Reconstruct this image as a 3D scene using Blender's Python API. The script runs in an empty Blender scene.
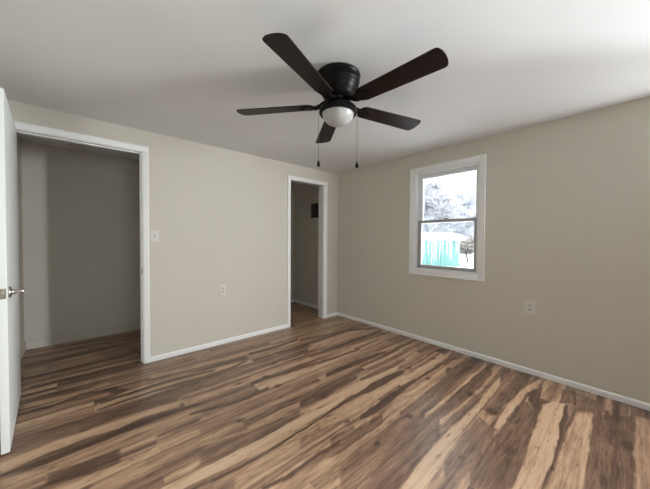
import bpy, bmesh, math, random
import numpy as np
from mathutils import Vector, Matrix, Quaternion

# ---------------------------------------------------------------- camera
F_PX, YAW, PITCH, ROLL = 270.998, 0.723733, -0.019863, 0.005621
CAM = Vector((-3.08555, -3.17171, 1.2395))
fw = Vector((math.sin(YAW)*math.cos(PITCH), math.cos(YAW)*math.cos(PITCH), math.sin(PITCH)))
r0 = Vector((math.cos(YAW), -math.sin(YAW), 0))
u0 = r0.cross(fw)
rt = r0*math.cos(ROLL) + u0*math.sin(ROLL)
up = -r0*math.sin(ROLL) + u0*math.cos(ROLL)
cd = bpy.data.cameras.new('camera')
cd.sensor_width = 36; cd.lens = 36*F_PX/650; cd.clip_start = 0.02; cd.clip_end = 400
cam = bpy.data.objects.new('camera', cd)
bpy.context.collection.objects.link(cam)
m3 = Matrix((rt, up, -fw)).transposed()
cam.matrix_world = Matrix.Translation(CAM) @ m3.to_4x4()
sc = bpy.context.scene
sc.camera = cam
sc.view_settings.view_transform = 'Standard'
sc.view_settings.look = 'None'
sc.view_settings.gamma = 1
sc.view_settings.use_curve_mapping = False
sc.view_settings.exposure = 0.2
sc.cycles.max_bounces = 10
sc.cycles.diffuse_bounces = 7
sc.cycles.use_denoising = True
sc.cycles.sample_clamp_indirect = 6

# ---------------------------------------------------------------- world: overcast sky, brighter overhead
w = bpy.data.worlds.new('overcast_sky'); sc.world = w; w.use_nodes = True
nt = w.node_tree; N = nt.nodes; L = nt.links
N.clear()
tc = N.new('ShaderNodeTexCoord'); sx = N.new('ShaderNodeSeparateXYZ')
ra = N.new('ShaderNodeValToRGB'); bg = N.new('ShaderNodeBackground'); wo = N.new('ShaderNodeOutputWorld')
L.new(tc.outputs['Generated'], sx.inputs[0]); L.new(sx.outputs['Z'], ra.inputs[0])
ra.color_ramp.elements[0].position = 0.0; ra.color_ramp.elements[0].color = (0.86, 0.93, 1.0, 1)
ra.color_ramp.elements[1].position = 0.9; ra.color_ramp.elements[1].color = (1.0, 1.0, 1.0, 1)
mt = N.new('ShaderNodeMapRange'); L.new(sx.outputs['Z'], mt.inputs[0])
mt.inputs[1].default_value = 0.1; mt.inputs[2].default_value = 0.9
mt.inputs[3].default_value = 0.86; mt.inputs[4].default_value = 6.0
L.new(ra.outputs[0], bg.inputs[0]); L.new(mt.outputs[0], bg.inputs[1]); L.new(bg.outputs[0], wo.inputs[0])

# ---------------------------------------------------------------- sky portal and added window lamps
def area(name, loc, rot, sx_, sy_, power, col, portal=False):
    l = bpy.data.lights.new(name, 'AREA'); l.shape = 'RECTANGLE'; l.size = sx_; l.size_y = sy_
    l.energy = power; l.color = col
    if portal: l.cycles.is_portal = True
    o = bpy.data.objects.new(name, l); o.location = loc; o.rotation_euler = rot
    bpy.context.collection.objects.link(o); return o
PI = math.pi
area('sky_portal', (0.16, -1.74, 1.465), (0, PI/2, 0), 1.3, 0.84, 1, (1, 1, 1), True)
# lamps added outside two unseen windows to brighten the room
LAMP_COL = (0.955, 0.985, 1.0)
l2 = area('added_lamp_second_window', (0.36, -4.26, 1.60), (0, math.radians(76), math.radians(-62)), 1.3, 0.9, 275, LAMP_COL)
l2.data.spread = math.radians(118)
area('added_lamp_rear_window', (-2.75, -6.1, 1.5), (PI/2, 0, 0), 1.5, 1.5, 50, LAMP_COL)

# ---------------------------------------------------------------- helpers
COL = bpy.context.collection
def link(name, me, mat=None, parent=None):
    o = bpy.data.objects.new(name, me); COL.objects.link(o)
    if mat: me.materials.append(mat)
    if parent: o.parent = parent
    return o
def empty(name, loc=(0, 0, 0), rz=0):
    o = bpy.data.objects.new(name, None); o.empty_display_size = 0.1
    o.location = loc; o.rotation_euler = (0, 0, rz); COL.objects.link(o); return o
def tag(o, label=None, cat=None, group=None, kind=None):
    if label: o['label'] = label
    if cat: o['category'] = cat
    if group: o['group'] = group
    if kind: o['kind'] = kind
    return o
def fin(name, bm, mat, parent=None, smooth=None):
    me = bpy.data.meshes.new(name)
    bmesh.ops.recalc_face_normals(bm, faces=bm.faces)
    bm.to_mesh(me); bm.free()
    if smooth is not None:
        me.polygons.foreach_set('use_smooth', [True]*len(me.polygons))
        me.set_sharp_from_angle(angle=math.radians(smooth))
    return link(name, me, mat, parent)
def box(bm, a, b, M=None, bev=0, seg=2):
    x0, y0, z0 = [min(a[i], b[i]) for i in range(3)]; x1, y1, z1 = [max(a[i], b[i]) for i in range(3)]
    vs = [bm.verts.new(p) for p in ((x0,y0,z0),(x1,y0,z0),(x1,y1,z0),(x0,y1,z0),(x0,y0,z1),(x1,y0,z1),(x1,y1,z1),(x0,y1,z1))]
    fs = [bm.faces.new([vs[i] for i in q]) for q in ((0,3,2,1),(4,5,6,7),(0,1,5,4),(1,2,6,5),(2,3,7,6),(3,0,4,7))]
    if bev:
        es = list({e for f in fs for e in f.edges})
        r = bmesh.ops.bevel(bm, geom=es, offset=bev, segments=seg, profile=0.6, affect='EDGES')
        vs = list({v for f in r['faces'] for v in f.verts} | {v for v in vs if v.is_valid})
    if M is not None:
        for v in vs: v.co = M @ v.co
    return vs
def prism(bm, pts, h, M):
    """profile pts (2D) extruded by h along local z, placed by M"""
    a = [bm.verts.new(M @ Vector((p[0], p[1], 0))) for p in pts]
    b = [bm.verts.new(M @ Vector((p[0], p[1], h))) for p in pts]
    n = len(pts)
    bm.faces.new(a[::-1]); bm.faces.new(b)
    for i in range(n): bm.faces.new((a[i], a[(i+1) % n], b[(i+1) % n], b[i]))
def lathe(bm, prof, n=48, M=Matrix()):
    rings = []
    for r, z in prof:
        if r < 1e-6: rings.append([bm.verts.new(M @ Vector((0, 0, z)))])
        else: rings.append([bm.verts.new(M @ Vector((r*math.cos(2*PI*i/n), r*math.sin(2*PI*i/n), z))) for i in range(n)])
    for A, B in zip(rings, rings[1:]):
        for i in range(n):
            j = (i+1) % n
            if len(A) == 1 and len(B) == 1: continue
            if len(A) == 1: bm.faces.new((A[0], B[j], B[i]))
            elif len(B) == 1: bm.faces.new((A[i], A[j], B[0]))
            else: bm.faces.new((A[i], A[j], B[j], B[i]))
def tube(bm, pts, rads, n=10, cap=True):
    pts = [Vector(p) for p in pts]
    if not hasattr(rads, '__len__'): rads = [rads]*len(pts)
    rings = []; prev = None
    for i, p in enumerate(pts):
        d = (pts[min(i+1, len(pts)-1)] - pts[max(i-1, 0)]).normalized()
        if prev is None:
            a = d.orthogonal().normalized()
        else:
            a = (prev - d*prev.dot(d)).normalized()
        prev = a; b = d.cross(a)
        rings.append([bm.verts.new(p + rads[i]*(math.cos(2*PI*k/n)*a + math.sin(2*PI*k/n)*b)) for k in range(n)])
    for A, B in zip(rings, rings[1:]):
        for k in range(n): bm.faces.new((A[k], A[(k+1) % n], B[(k+1) % n], B[k]))
    if cap: bm.faces.new(rings[0][::-1]); bm.faces.new(rings[-1])

# ---------------------------------------------------------------- materials
def mat(name, col, rough=0.6, metal=0.0, spec=0.5, bump=None, var=None):
    m = bpy.data.materials.new(name); m.use_nodes = True
    nt = m.node_tree; b = nt.nodes['Principled BSDF']
    b.inputs['Base Color'].default_value = (*col, 1); b.inputs['Roughness'].default_value = rough
    b.inputs['Metallic'].default_value = metal; b.inputs['Specular IOR Level'].default_value = spec
    tc = nt.nodes.new('ShaderNodeTexCoord')
    if var:
        sc_, amt = var
        n = nt.nodes.new('ShaderNodeTexNoise'); n.inputs['Scale'].default_value = sc_; n.inputs['Detail'].default_value = 4
        r = nt.nodes.new('ShaderNodeValToRGB')
        r.color_ramp.elements[0].position = 0.3; r.color_ramp.elements[1].position = 0.7
        r.color_ramp.elements[0].color = (*[c*(1-amt) for c in col], 1)
        r.color_ramp.elements[1].color = (*[min(1, c*(1+amt)) for c in col], 1)
        nt.links.new(tc.outputs['Object'], n.inputs['Vector']); nt.links.new(n.outputs['Fac'], r.inputs[0])
        nt.links.new(r.outputs[0], b.inputs['Base Color'])
    if bump:
        sc_, st, dist = bump
        n = nt.nodes.new('ShaderNodeTexNoise'); n.inputs['Scale'].default_value = sc_; n.inputs['Detail'].default_value = 5
        bp = nt.nodes.new('ShaderNodeBump'); bp.inputs['Strength'].default_value = st; bp.inputs['Distance'].default_value = dist
        nt.links.new(tc.outputs['Object'], n.inputs['Vector']); nt.links.new(n.outputs['Fac'], bp.inputs['Height'])
        nt.links.new(bp.outputs[0], b.inputs['Normal'])
    return m
M = {}
M['wall'] = mat('cream_wall_paint', (0.62, 0.59, 0.525), 0.55, spec=0.3, bump=(140, 0.25, 0.002), var=(1.5, 0.015))
M['ceiling'] = mat('white_ceiling_paint', (0.735, 0.745, 0.755), 0.8, spec=0.2, bump=(3, 0.25, 0.01), var=(1.2, 0.012))
M['trim'] = mat('white_gloss_trim_paint', (0.86, 0.87, 0.87), 0.35, spec=0.5, bump=(40, 0.15, 0.001))
M['door'] = mat('white_door_paint', (0.66, 0.675, 0.67), 0.4, spec=0.5, bump=(60, 0.2, 0.001))
M['vinyl'] = mat('white_window_vinyl', (0.82, 0.84, 0.86), 0.35)
M['vinyl_grey'] = mat('grey_sash_vinyl', (0.42, 0.42, 0.42), 0.4)
M['gasket'] = mat('dark_window_gasket', (0.10, 0.10, 0.10), 0.6)
M['plate'] = mat('almond_plastic', (0.70, 0.68, 0.64), 0.35)
M['slot'] = mat('dark_slot_plastic', (0.16, 0.15, 0.14), 0.5)
M['receptacle'] = mat('grey_receptacle_plastic', (0.56, 0.54, 0.51), 0.45)
M['nickel'] = mat('brushed_nickel', (0.46, 0.41, 0.36), 0.28, metal=1.0, bump=(300, 0.1, 0.0005))
M['bronze'] = mat('dark_bronze_hardware', (0.07, 0.055, 0.045), 0.35, metal=0.8)
M['fan_metal'] = mat('matte_black_fan_metal', (0.006, 0.005, 0.0055), 0.38, metal=0.0, spec=0.12)
M['fan_chain'] = mat('dark_chain_metal', (0.16, 0.14, 0.12), 0.4, metal=0.8)
M['panel'] = mat('black_panel_paint', (0.008, 0.007, 0.008), 0.5)
M['snow'] = mat('fresh_snow', (0.88, 0.90, 0.93), 0.8, spec=0.2, bump=(2.0, 0.4, 0.05))
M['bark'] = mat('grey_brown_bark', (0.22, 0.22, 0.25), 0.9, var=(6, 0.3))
M['bark_far'] = mat('hazed_grey_bark', (0.30, 0.32, 0.37), 0.9, var=(6, 0.3))  # distance haze put into the bark colour of the far trees
M['brush'] = mat('dry_brown_brush_twigs', (0.20, 0.14, 0.11), 0.9, var=(9, 0.3))
M['siding'] = mat('white_exterior_siding', (0.7, 0.7, 0.68), 0.7)

def wood_blade():
    m = mat('espresso_wood_blade', (0.03, 0.016, 0.012), 0.4, spec=0.14)
    nt = m.node_tree; b = nt.nodes['Principled BSDF']
    tc = nt.nodes.new('ShaderNodeTexCoord'); mp = nt.nodes.new('ShaderNodeMapping')
    mp.inputs['Scale'].default_value = (4, 90, 4)
    n = nt.nodes.new('ShaderNodeTexNoise'); n.inputs['Scale'].default_value = 1.0; n.inputs['Detail'].default_value = 6
    r = nt.nodes.new('ShaderNodeValToRGB')
    r.color_ramp.elements[0].position = 0.35; r.color_ramp.elements[1].position = 0.7
    r.color_ramp.elements[0].color = (0.007, 0.0035, 0.003, 1); r.color_ramp.elements[1].color = (0.028, 0.015, 0.012, 1)
    L = nt.links
    L.new(tc.outputs['Object'], mp.inputs[0]); L.new(mp.outputs[0], n.inputs['Vector'])
    L.new(n.outputs['Fac'], r.inputs[0]); L.new(r.outputs[0], b.inputs['Base Color'])
    return m
M['blade'] = wood_blade()

def frosted():
    m = bpy.data.materials.new('frosted_white_glass'); m.use_nodes = True
    b = m.node_tree.nodes['Principled BSDF']
    b.inputs['Base Color'].default_value = (0.80, 0.79, 0.76, 1); b.inputs['Roughness'].default_value = 0.35
    b.inputs['Subsurface Weight'].default_value = 0.3; b.inputs['Subsurface Radius'].default_value = (0.02, 0.02, 0.02)
    tc = m.node_tree.nodes.new('ShaderNodeTexCoord'); n = m.node_tree.nodes.new('ShaderNodeTexNoise')
    n.inputs['Scale'].default_value = 30
    r = m.node_tree.nodes.new('ShaderNodeValToRGB')
    r.color_ramp.elements[0].color = (0.44, 0.44, 0.43, 1); r.color_ramp.elements[1].color = (0.50, 0.50, 0.49, 1)
    m.node_tree.links.new(tc.outputs['Object'], n.inputs['Vector']); m.node_tree.links.new(n.outputs['Fac'], r.inputs[0])
    m.node_tree.links.new(r.outputs[0], b.inputs['Base Color'])
    return m
M['globe'] = frosted()

def pane_mat():
    m = bpy.data.materials.new('clear_window_glass'); m.use_nodes = True
    nt = m.node_tree; nt.nodes.clear()
    o = nt.nodes.new('ShaderNodeOutputMaterial'); t = nt.nodes.new('ShaderNodeBsdfTransparent')
    g = nt.nodes.new('ShaderNodeBsdfGlossy'); mx = nt.nodes.new('ShaderNodeMixShader'); fr = nt.nodes.new('ShaderNodeFresnel')
    t.inputs[0].default_value = (0.94, 0.96, 0.96, 1); g.inputs['Roughness'].default_value = 0.02
    fr.inputs[0].default_value = 1.3
    nt.links.new(fr.outputs[0], mx.inputs[0]); nt.links.new(t.outputs[0], mx.inputs[1]); nt.links.new(g.outputs[0], mx.inputs[2])
    nt.links.new(mx.outputs[0], o.inputs[0])
    return m
M['glass'] = pane_mat()

def teal_mat():
    m = mat('teal_painted_boards', (0.10, 0.45, 0.42), 0.7)
    nt = m.node_tree; b = nt.nodes['Principled BSDF']; L = nt.links
    tc = nt.nodes.new('ShaderNodeTexCoord'); mp = nt.nodes.new('ShaderNodeMapping'); mp.inputs['Scale'].default_value = (5, 5, 0.9)
    n = nt.nodes.new('ShaderNodeTexNoise'); n.inputs['Scale'].default_value = 1; n.inputs['Detail'].default_value = 4
    r = nt.nodes.new('ShaderNodeValToRGB')
    r.color_ramp.elements[0].position = 0.3; r.color_ramp.elements[1].position = 0.8
    r.color_ramp.elements[0].color = (0.11, 0.27, 0.25, 1); r.color_ramp.elements[1].color = (0.24, 0.40, 0.37, 1)
    L.new(tc.outputs['Object'], mp.inputs[0]); L.new(mp.outputs[0], n.inputs['Vector']); L.new(n.outputs['Fac'], r.inputs[0]); L.new(r.outputs[0], b.inputs['Base Color'])
    return m
M['teal'] = teal_mat()

def floor_mat():
    m = bpy.data.materials.new('wood_plank_flooring'); m.use_nodes = True
    nt = m.node_tree; b = nt.nodes['Principled BSDF']; L = nt.links; nn = nt.nodes.new
    at = nn('ShaderNodeAttribute'); at.attribute_name = 'wood'; at.attribute_type = 'GEOMETRY'
    sp = nn('ShaderNodeSeparateColor'); L.new(at.outputs['Color'], sp.inputs[0])   # R tone, G plank id, B joint line
    geo = nn('ShaderNodeNewGeometry')
    # per plank shift of the grain
    off = nn('ShaderNodeCombineXYZ'); mu = nn('ShaderNodeMath'); mu.operation = 'MULTIPLY'; mu.inputs[1].default_value = 37
    L.new(sp.outputs[1], mu.inputs[0]); L.new(mu.outputs[0], off.inputs[0]); L.new(mu.outputs[0], off.inputs[2])
    ad = nn('ShaderNodeVectorMath'); ad.operation = 'ADD'; L.new(geo.outputs['Position'], ad.inputs[0]); L.new(off.outputs[0], ad.inputs[1])
    def noise(scale, detail, vs, dist=0.0):
        mp = nn('ShaderNodeMapping'); mp.inputs['Scale'].default_value = vs
        n = nn('ShaderNodeTexNoise'); n.inputs['Scale'].default_value = scale; n.inputs['Detail'].default_value = detail
        n.inputs['Distortion'].default_value = dist
        L.new(ad.outputs[0], mp.inputs[0]); L.new(mp.outputs[0], n.inputs['Vector']); return n.outputs['Fac']
    grain = noise(1, 6, (3.5, 75, 1), 0.4)
    fine = noise(1, 5, (11, 210, 1), 0.3)
    cloud = noise(1, 4, (4, 14, 1), 1.2)
    spots = noise(1, 3, (9, 60, 1), 0.8)
    def lin(x, a, c):
        q = nn('ShaderNodeMath'); q.operation = 'MULTIPLY_ADD'; L.new(x, q.inputs[0]); q.inputs[1].default_value = a; q.inputs[2].default_value = c; return q.outputs[0]
    def add(x, y):
        q = nn('ShaderNodeMath'); q.operation = 'ADD'; L.new(x, q.inputs[0]); L.new(y, q.inputs[1]); return q.outputs[0]
    t = add(add(sp.outputs[0], lin(fine, 0.5, -0.25)), add(lin(grain, 0.55, -0.275), lin(cloud, 0.42, -0.21)))
    r = nn('ShaderNodeValToRGB'); cr = r.color_ramp
    stops = [(0.0, (0.065, 0.037, 0.025)), (0.22, (0.115, 0.066, 0.045)), (0.42, (0.215, 0.129, 0.085)), (0.60, (0.33, 0.203, 0.130)), (0.80, (0.51, 0.335, 0.21)), (1.0, (0.56, 0.40, 0.28))]
    cr.elements[0].position, cr.elements[0].color = stops[0][0], (*stops[0][1], 1)
    cr.elements[1].position, cr.elements[1].color = stops[-1][0], (*stops[-1][1], 1)
    for p_, c_ in stops[1:-1]:
        e = cr.elements.new(p_); e.color = (*c_, 1)
    L.new(t, r.inputs[0])
    dk = nn('ShaderNodeMapRange'); L.new(spots, dk.inputs[0]); dk.inputs[1].default_value = 0.62; dk.inputs[2].default_value = 0.70; dk.inputs[3].default_value = 1; dk.inputs[4].default_value = 0.5
    jl = nn('ShaderNodeMath'); jl.operation = 'MULTIPLY'; L.new(dk.outputs[0], jl.inputs[0]); L.new(sp.outputs[2], jl.inputs[1])
    mx = nn('ShaderNodeVectorMath'); mx.operation = 'SCALE'; L.new(r.outputs[0], mx.inputs[0]); L.new(jl.outputs[0], mx.inputs['Scale'])
    L.new(mx.outputs[0], b.inputs['Base Color'])
    rr = lin(grain, 0.16, 0.27); L.new(rr, b.inputs['Roughness'])
    b.inputs['Specular IOR Level'].default_value = 0.5
    bp = nn('ShaderNodeBump'); bp.inputs['Strength'].default_value = 0.25; bp.inputs['Distance'].default_value = 0.0012
    L.new(grain, bp.inputs['Height']); L.new(bp.outputs[0], b.inputs['Normal'])
    return m
M['floor'] = floor_mat()

# ---------------------------------------------------------------- structure
H = 2.29
XL, YR = -3.60, -5.25          # left wall and rear wall inner faces
TW = 0.12                      # wall thickness
# door openings in the back wall (clear), z tops
D1 = (-3.515, -2.670, 2.078)
D2 = (-0.925, -0.318, 2.070)
YB = 1.235                     # far wall of the closets
# floor --------------------------------------------------------------
DX, ROW, Y0 = 0.012, 0.18, -3.01
SUB = 24
STREAKS = [
  (0.75, [(-3.447, -0.907), (-3.236, -0.873), (-3.123, -0.875), (-2.921, -0.887), (-2.777, -0.884), (-2.559, -0.922), (-2.576, -0.996), (-2.788, -0.961), (-2.928, -0.978), (-3.122, -0.955), (-3.23, -0.966), (-3.432, -1.004)]) ,
  (-1, [(-3.432, -1.008), (-3.313, -1.015), (-3.227, -1.017), (-3.108, -1.01), (-2.929, -0.996), (-2.848, -0.99), (-2.631, -1.01), (-2.462, -1.031), (-2.469, -1.057), (-2.639, -1.047), (-2.855, -1.048), (-2.933, -1.052), (-3.108, -1.062), (-3.223, -1.075), (-3.308, -1.062), (-3.427, -1.04)]) ,
  (0.5, [(-3.424, -1.058), (-3.256, -1.108), (-3.107, -1.102), (-2.936, -1.094), (-2.857, -1.07), (-2.469, -1.105), (-2.494, -1.188), (-2.862, -1.114), (-2.94, -1.146), (-3.107, -1.14), (-3.251, -1.17), (-3.413, -1.126)]) ,
  (-0.75, [(-3.248, -1.164), (-3.069, -1.191), (-2.944, -1.194), (-2.954, -1.319), (-3.071, -1.311), (-3.24, -1.27)]) ,
  (0.3, [(-3.071, -1.327), (-2.955, -1.336), (-2.842, -1.352), (-2.862, -1.501), (-2.967, -1.494), (-3.073, -1.431)]) ,
  (0.45, [(-3.447, -0.52), (-3.255, -0.555), (-3.05, -0.593), (-3.051, -0.646), (-3.252, -0.599), (-3.441, -0.562)]) ,
  (-0.9, [(-3.459, -0.321), (-3.266, -0.358), (-3.129, -0.296), (-2.899, -0.34), (-2.903, -0.397), (-3.129, -0.333), (-3.265, -0.383), (-3.454, -0.361)]) ,
  (-0.9, [(-2.946, -0.36), (-2.903, -0.397), (-2.833, -0.438), (-2.837, -0.474), (-2.909, -0.487), (-2.951, -0.451)]) ,
  (0.6, [(-3.032, -0.537), (-2.79, -0.475), (-2.592, -0.5), (-2.294, -0.521), (-1.933, -0.588), (-1.97, -0.67), (-2.324, -0.619), (-2.61, -0.591), (-2.804, -0.596), (-3.034, -0.6)]) ,
  (-0.95, [(-3.034, -0.63), (-2.806, -0.621), (-2.767, -0.619), (-2.547, -0.614), (-2.326, -0.628), (-2.337, -0.665), (-2.555, -0.649), (-2.771, -0.652), (-2.81, -0.653), (-3.035, -0.66)]) ,
  (-0.5, [(-3.124, -0.75), (-2.821, -0.752), (-2.555, -0.848), (-2.569, -0.905), (-2.834, -0.864), (-3.123, -0.863)]) ,
  (0.5, [(-2.548, -0.906), (-2.417, -0.931), (-2.186, -0.957), (-2.204, -1.002), (-2.43, -0.974), (-2.561, -0.961)]) ,
  (-0.8, [(-2.76, -1.22), (-2.504, -1.221), (-2.512, -1.248), (-2.764, -1.244)]) ,
  (0.5, [(-2.812, -1.319), (-2.676, -1.321), (-2.536, -1.325), (-2.556, -1.392), (-2.69, -1.385), (-2.822, -1.379)]) ,
  (-0.85, [(-2.542, -1.124), (-2.479, -1.135), (-2.275, -1.176), (-2.113, -1.177), (-1.939, -1.172), (-1.962, -1.212), (-2.137, -1.227), (-2.29, -1.213), (-2.486, -1.159), (-2.549, -1.147)]) ,
  (-0.9, [(-2.706, -0.616), (-2.411, -0.634), (-2.24, -0.631), (-2.051, -0.626), (-1.86, -0.591), (-1.875, -0.623), (-2.075, -0.685), (-2.262, -0.695), (-2.425, -0.687), (-2.711, -0.649)]) ,
  (-0.8, [(-1.768, -0.446), (-1.454, -0.462), (-1.103, -0.428), (-1.143, -0.483), (-1.499, -0.536), (-1.796, -0.505)]) ,
  (0.5, [(-2.686, -0.483), (-2.415, -0.491), (-2.12, -0.553), (-2.139, -0.604), (-2.44, -0.587), (-2.699, -0.573)]) ,
  (0.3, [(-2.536, -1.325), (-2.348, -1.356), (-1.982, -1.414), (-1.996, -1.435), (-2.361, -1.387), (-2.544, -1.354)]) ,
  (0.35, [(-2.579, -1.471), (-2.226, -1.556), (-1.925, -1.593), (-1.945, -1.621), (-2.24, -1.582), (-2.587, -1.495)]) ,
  (-0.5, [(-2.599, -1.535), (-2.302, -1.565), (-2.083, -1.587), (-1.925, -1.593), (-1.971, -1.656), (-2.136, -1.672), (-2.349, -1.661), (-2.629, -1.637)]) ,
  (0.85, [(-2.821, -1.651), (-2.635, -1.658), (-2.28, -1.671), (-1.971, -1.656), (-1.667, -1.635), (-1.498, -1.633), (-1.251, -1.638), (-0.913, -1.662), (-0.801, -1.677), (-0.872, -1.724), (-1.002, -1.725), (-1.35, -1.722), (-1.588, -1.721), (-1.767, -1.745), (-2.037, -1.746), (-2.328, -1.761), (-2.658, -1.734), (-2.832, -1.715)]) ,
  (-1, [(-2.756, -1.756), (-2.666, -1.76), (-2.464, -1.777), (-2.2, -1.774), (-2.074, -1.764), (-1.876, -1.76), (-1.686, -1.745), (-1.592, -1.726), (-1.398, -1.73), (-1.243, -1.71), (-1.066, -1.717), (-0.857, -1.736), (-0.846, -1.772), (-0.879, -1.794), (-0.94, -1.79), (-1.172, -1.793), (-1.341, -1.788), (-1.441, -1.768), (-1.634, -1.766), (-1.711, -1.77), (-1.892, -1.78), (-2.087, -1.782), (-2.213, -1.794), (-2.472, -1.796), (-2.67, -1.775), (-2.759, -1.767)]) ,
  (0.55, [(-2.516, -1.834), (-2.38, -1.811), (-2.095, -1.826), (-2.152, -1.904), (-2.417, -1.881), (-2.542, -1.894)]) ,
  (-0.9, [(-2.436, -1.972), (-2.312, -1.989), (-2.207, -1.988), (-2.064, -1.981), (-1.919, -2.002), (-1.948, -2.031), (-2.088, -2.009), (-2.222, -2.009), (-2.328, -2.014), (-2.447, -1.991)]) ,
  (0.6, [(-2.359, -2.061), (-2.281, -2.055), (-2.119, -2.047), (-1.953, -2.078), (-1.648, -2.084), (-1.269, -2.049), (-0.998, -2.066), (-1.066, -2.102), (-1.375, -2.115), (-1.7, -2.124), (-1.995, -2.119), (-2.173, -2.11), (-2.311, -2.096), (-2.387, -2.105)]) ,
  (0.6, [(-1.906, -1.796), (-1.49, -1.789), (-1.077, -1.788), (-0.803, -1.809), (-0.919, -1.879), (-1.211, -1.882), (-1.62, -1.903), (-1.956, -1.854)]) ,
  (0.55, [(-1.504, -2.018), (-1.287, -2.016), (-0.944, -1.99), (-0.492, -1.999), (-0.608, -2.052), (-1.057, -2.054), (-1.373, -2.072), (-1.566, -2.064)]) ,
  (-0.6, [(-1.874, -1.524), (-1.628, -1.52), (-1.384, -1.522), (-1.252, -1.545), (-1.291, -1.58), (-1.454, -1.591), (-1.711, -1.615), (-1.918, -1.583)]) ,
  (-0.6, [(-1.251, -1.592), (-0.985, -1.6), (-0.601, -1.63), (-0.652, -1.662), (-1.064, -1.659), (-1.29, -1.626)]) ,
  (-1, [(-1.642, -1.927), (-1.443, -1.923), (-1.236, -1.908), (-1.083, -1.912), (-0.826, -1.924), (-0.851, -1.938), (-1.155, -1.959), (-1.344, -1.984), (-1.534, -1.992), (-1.683, -1.962)]) ,
  (-0.45, [(-1.954, -1.949), (-1.763, -1.984), (-1.824, -2.04), (-1.999, -1.997)]) ,
  (-0.35, [(-2.05, -2.134), (-1.676, -2.122), (-1.159, -2.111), (-1.42, -2.257), (-1.828, -2.236), (-2.15, -2.236)]) ,
  (0.3, [(-2.105, -2.261), (-1.788, -2.242), (-1.806, -2.255), (-2.113, -2.269)]) ,
  (-0.4, [(-2.067, -2.294), (-1.675, -2.269), (-1.271, -2.25), (-1.162, -2.27), (-1.418, -2.393), (-1.567, -2.403), (-1.925, -2.432), (-2.155, -2.371)]) ,
  (0.9, [(-1.918, -2.439), (-1.699, -2.413), (-1.461, -2.4), (-1.233, -2.407), (-1.009, -2.419), (-0.686, -2.412), (-0.263, -2.399), (-0.439, -2.448), (-0.82, -2.456), (-1.135, -2.465), (-1.382, -2.47), (-1.674, -2.504), (-1.903, -2.527), (-2.048, -2.522)]) ,
  (-0.4, [(-1.594, -2.505), (-1.313, -2.484), (-1.026, -2.491), (-1.099, -2.599), (-1.179, -2.623), (-1.392, -2.615), (-1.64, -2.614), (-1.813, -2.606)]) ,
  (0.85, [(-1.067, -2.59), (-0.895, -2.576), (-0.596, -2.581), (-0.289, -2.599), (-0.052, -2.652), (-0.116, -2.663), (-0.452, -2.634), (-0.785, -2.627), (-1.058, -2.622), (-1.083, -2.595)]) ,
  (-0.5, [(-1.544, -2.618), (-1.074, -2.621), (-0.791, -2.623), (-0.553, -2.636), (-0.584, -2.693), (-0.619, -2.741), (-0.648, -2.746), (-0.949, -2.766), (-1.288, -2.798), (-1.504, -2.8), (-1.553, -2.757), (-1.662, -2.662)]) ,
  (0.85, [(-1.504, -2.8), (-1.284, -2.801), (-0.944, -2.77), (-0.515, -2.752), (-0.415, -2.79), (-0.379, -2.837), (-0.389, -2.862), (-0.5, -2.875), (-0.703, -2.88), (-1.184, -2.906), (-1.38, -2.901), (-1.53, -2.885), (-1.528, -2.854), (-1.572, -2.816)]) ,
  (-1, [(-0.417, -2.646), (-0.301, -2.65), (-0.269, -2.677), (-0.103, -2.675), (0.005, -2.677), (-0.04, -2.685), (-0.185, -2.689), (-0.619, -2.741), (-0.603, -2.708), (-0.549, -2.673)]) ,
  (-1, [(-1.395, -2.895), (-1.171, -2.9), (-0.956, -2.895), (-0.695, -2.874), (-0.389, -2.862), (-0.372, -2.877), (-0.572, -2.9), (-0.67, -2.896), (-0.888, -2.9), (-1.036, -2.906), (-1.245, -2.911), (-1.435, -2.902)]) ,
  (-0.8, [(-0.711, -2.911), (-0.541, -2.912), (-0.381, -2.917), (-0.475, -2.926), (-0.639, -2.923), (-0.761, -2.917)]) ,
  (0.5, [(-1.397, -2.915), (-1.221, -2.916), (-1.013, -2.916), (-0.731, -2.919), (-0.428, -2.937), (-0.421, -2.973), (-0.377, -3.011), (-0.424, -3.014), (-1.126, -3.032), (-1.459, -3.037), (-1.493, -3.008), (-1.52, -2.984), (-1.543, -2.964), (-1.567, -2.943)]) ,
  (0.85, [(-1.094, -3.01), (-0.647, -2.992), (-0.404, -3.003), (-0.617, -3.018), (-1.074, -3.027), (-1.248, -3.024)]) ,
  (-0.6, [(-1.225, -3.036), (-0.746, -3.023), (-0.387, -3.017), (-0.274, -3.116), (-0.204, -3.205), (-1.271, -3.201), (-1.335, -3.146), (-1.406, -3.084), (-1.419, -3.072), (-1.439, -3.054)]) ,
  (-1, [(-0.595, -3.155), (-0.574, -3.183), (-0.593, -3.2), (-0.665, -3.2), (-0.671, -3.184), (-0.68, -3.156)]) ,
  (-1, [(-1.056, -3.076), (-1.054, -3.094), (-1.072, -3.11), (-1.122, -3.112), (-1.153, -3.099), (-1.124, -3.08)]) ,
  (-0.95, [(-0.252, -3.06), (-0.241, -3.085), (-0.399, -3.091), (-0.41, -3.068)]) ,
  (-0.95, [(-0.207, -3.114), (-0.202, -3.134), (-0.377, -3.137), (-0.383, -3.119)]) ,
  (0.35, [(-0.182, -3.21), (-0.148, -3.323), (-1.184, -3.278), (-1.268, -3.204)]) ,
  (-0.45, [(-0.123, -2.804), (-0.081, -2.88), (-0.304, -2.903), (-0.379, -2.837)]) ,
  (-0.35, [(-0.102, -2.9), (-0.134, -3.033), (-0.323, -3.044), (-0.418, -2.931)]) ,
  (-0.9, [(-0.087, -2.874), (-0.088, -2.893), (-0.326, -2.916), (-0.343, -2.902)]) ,
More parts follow.
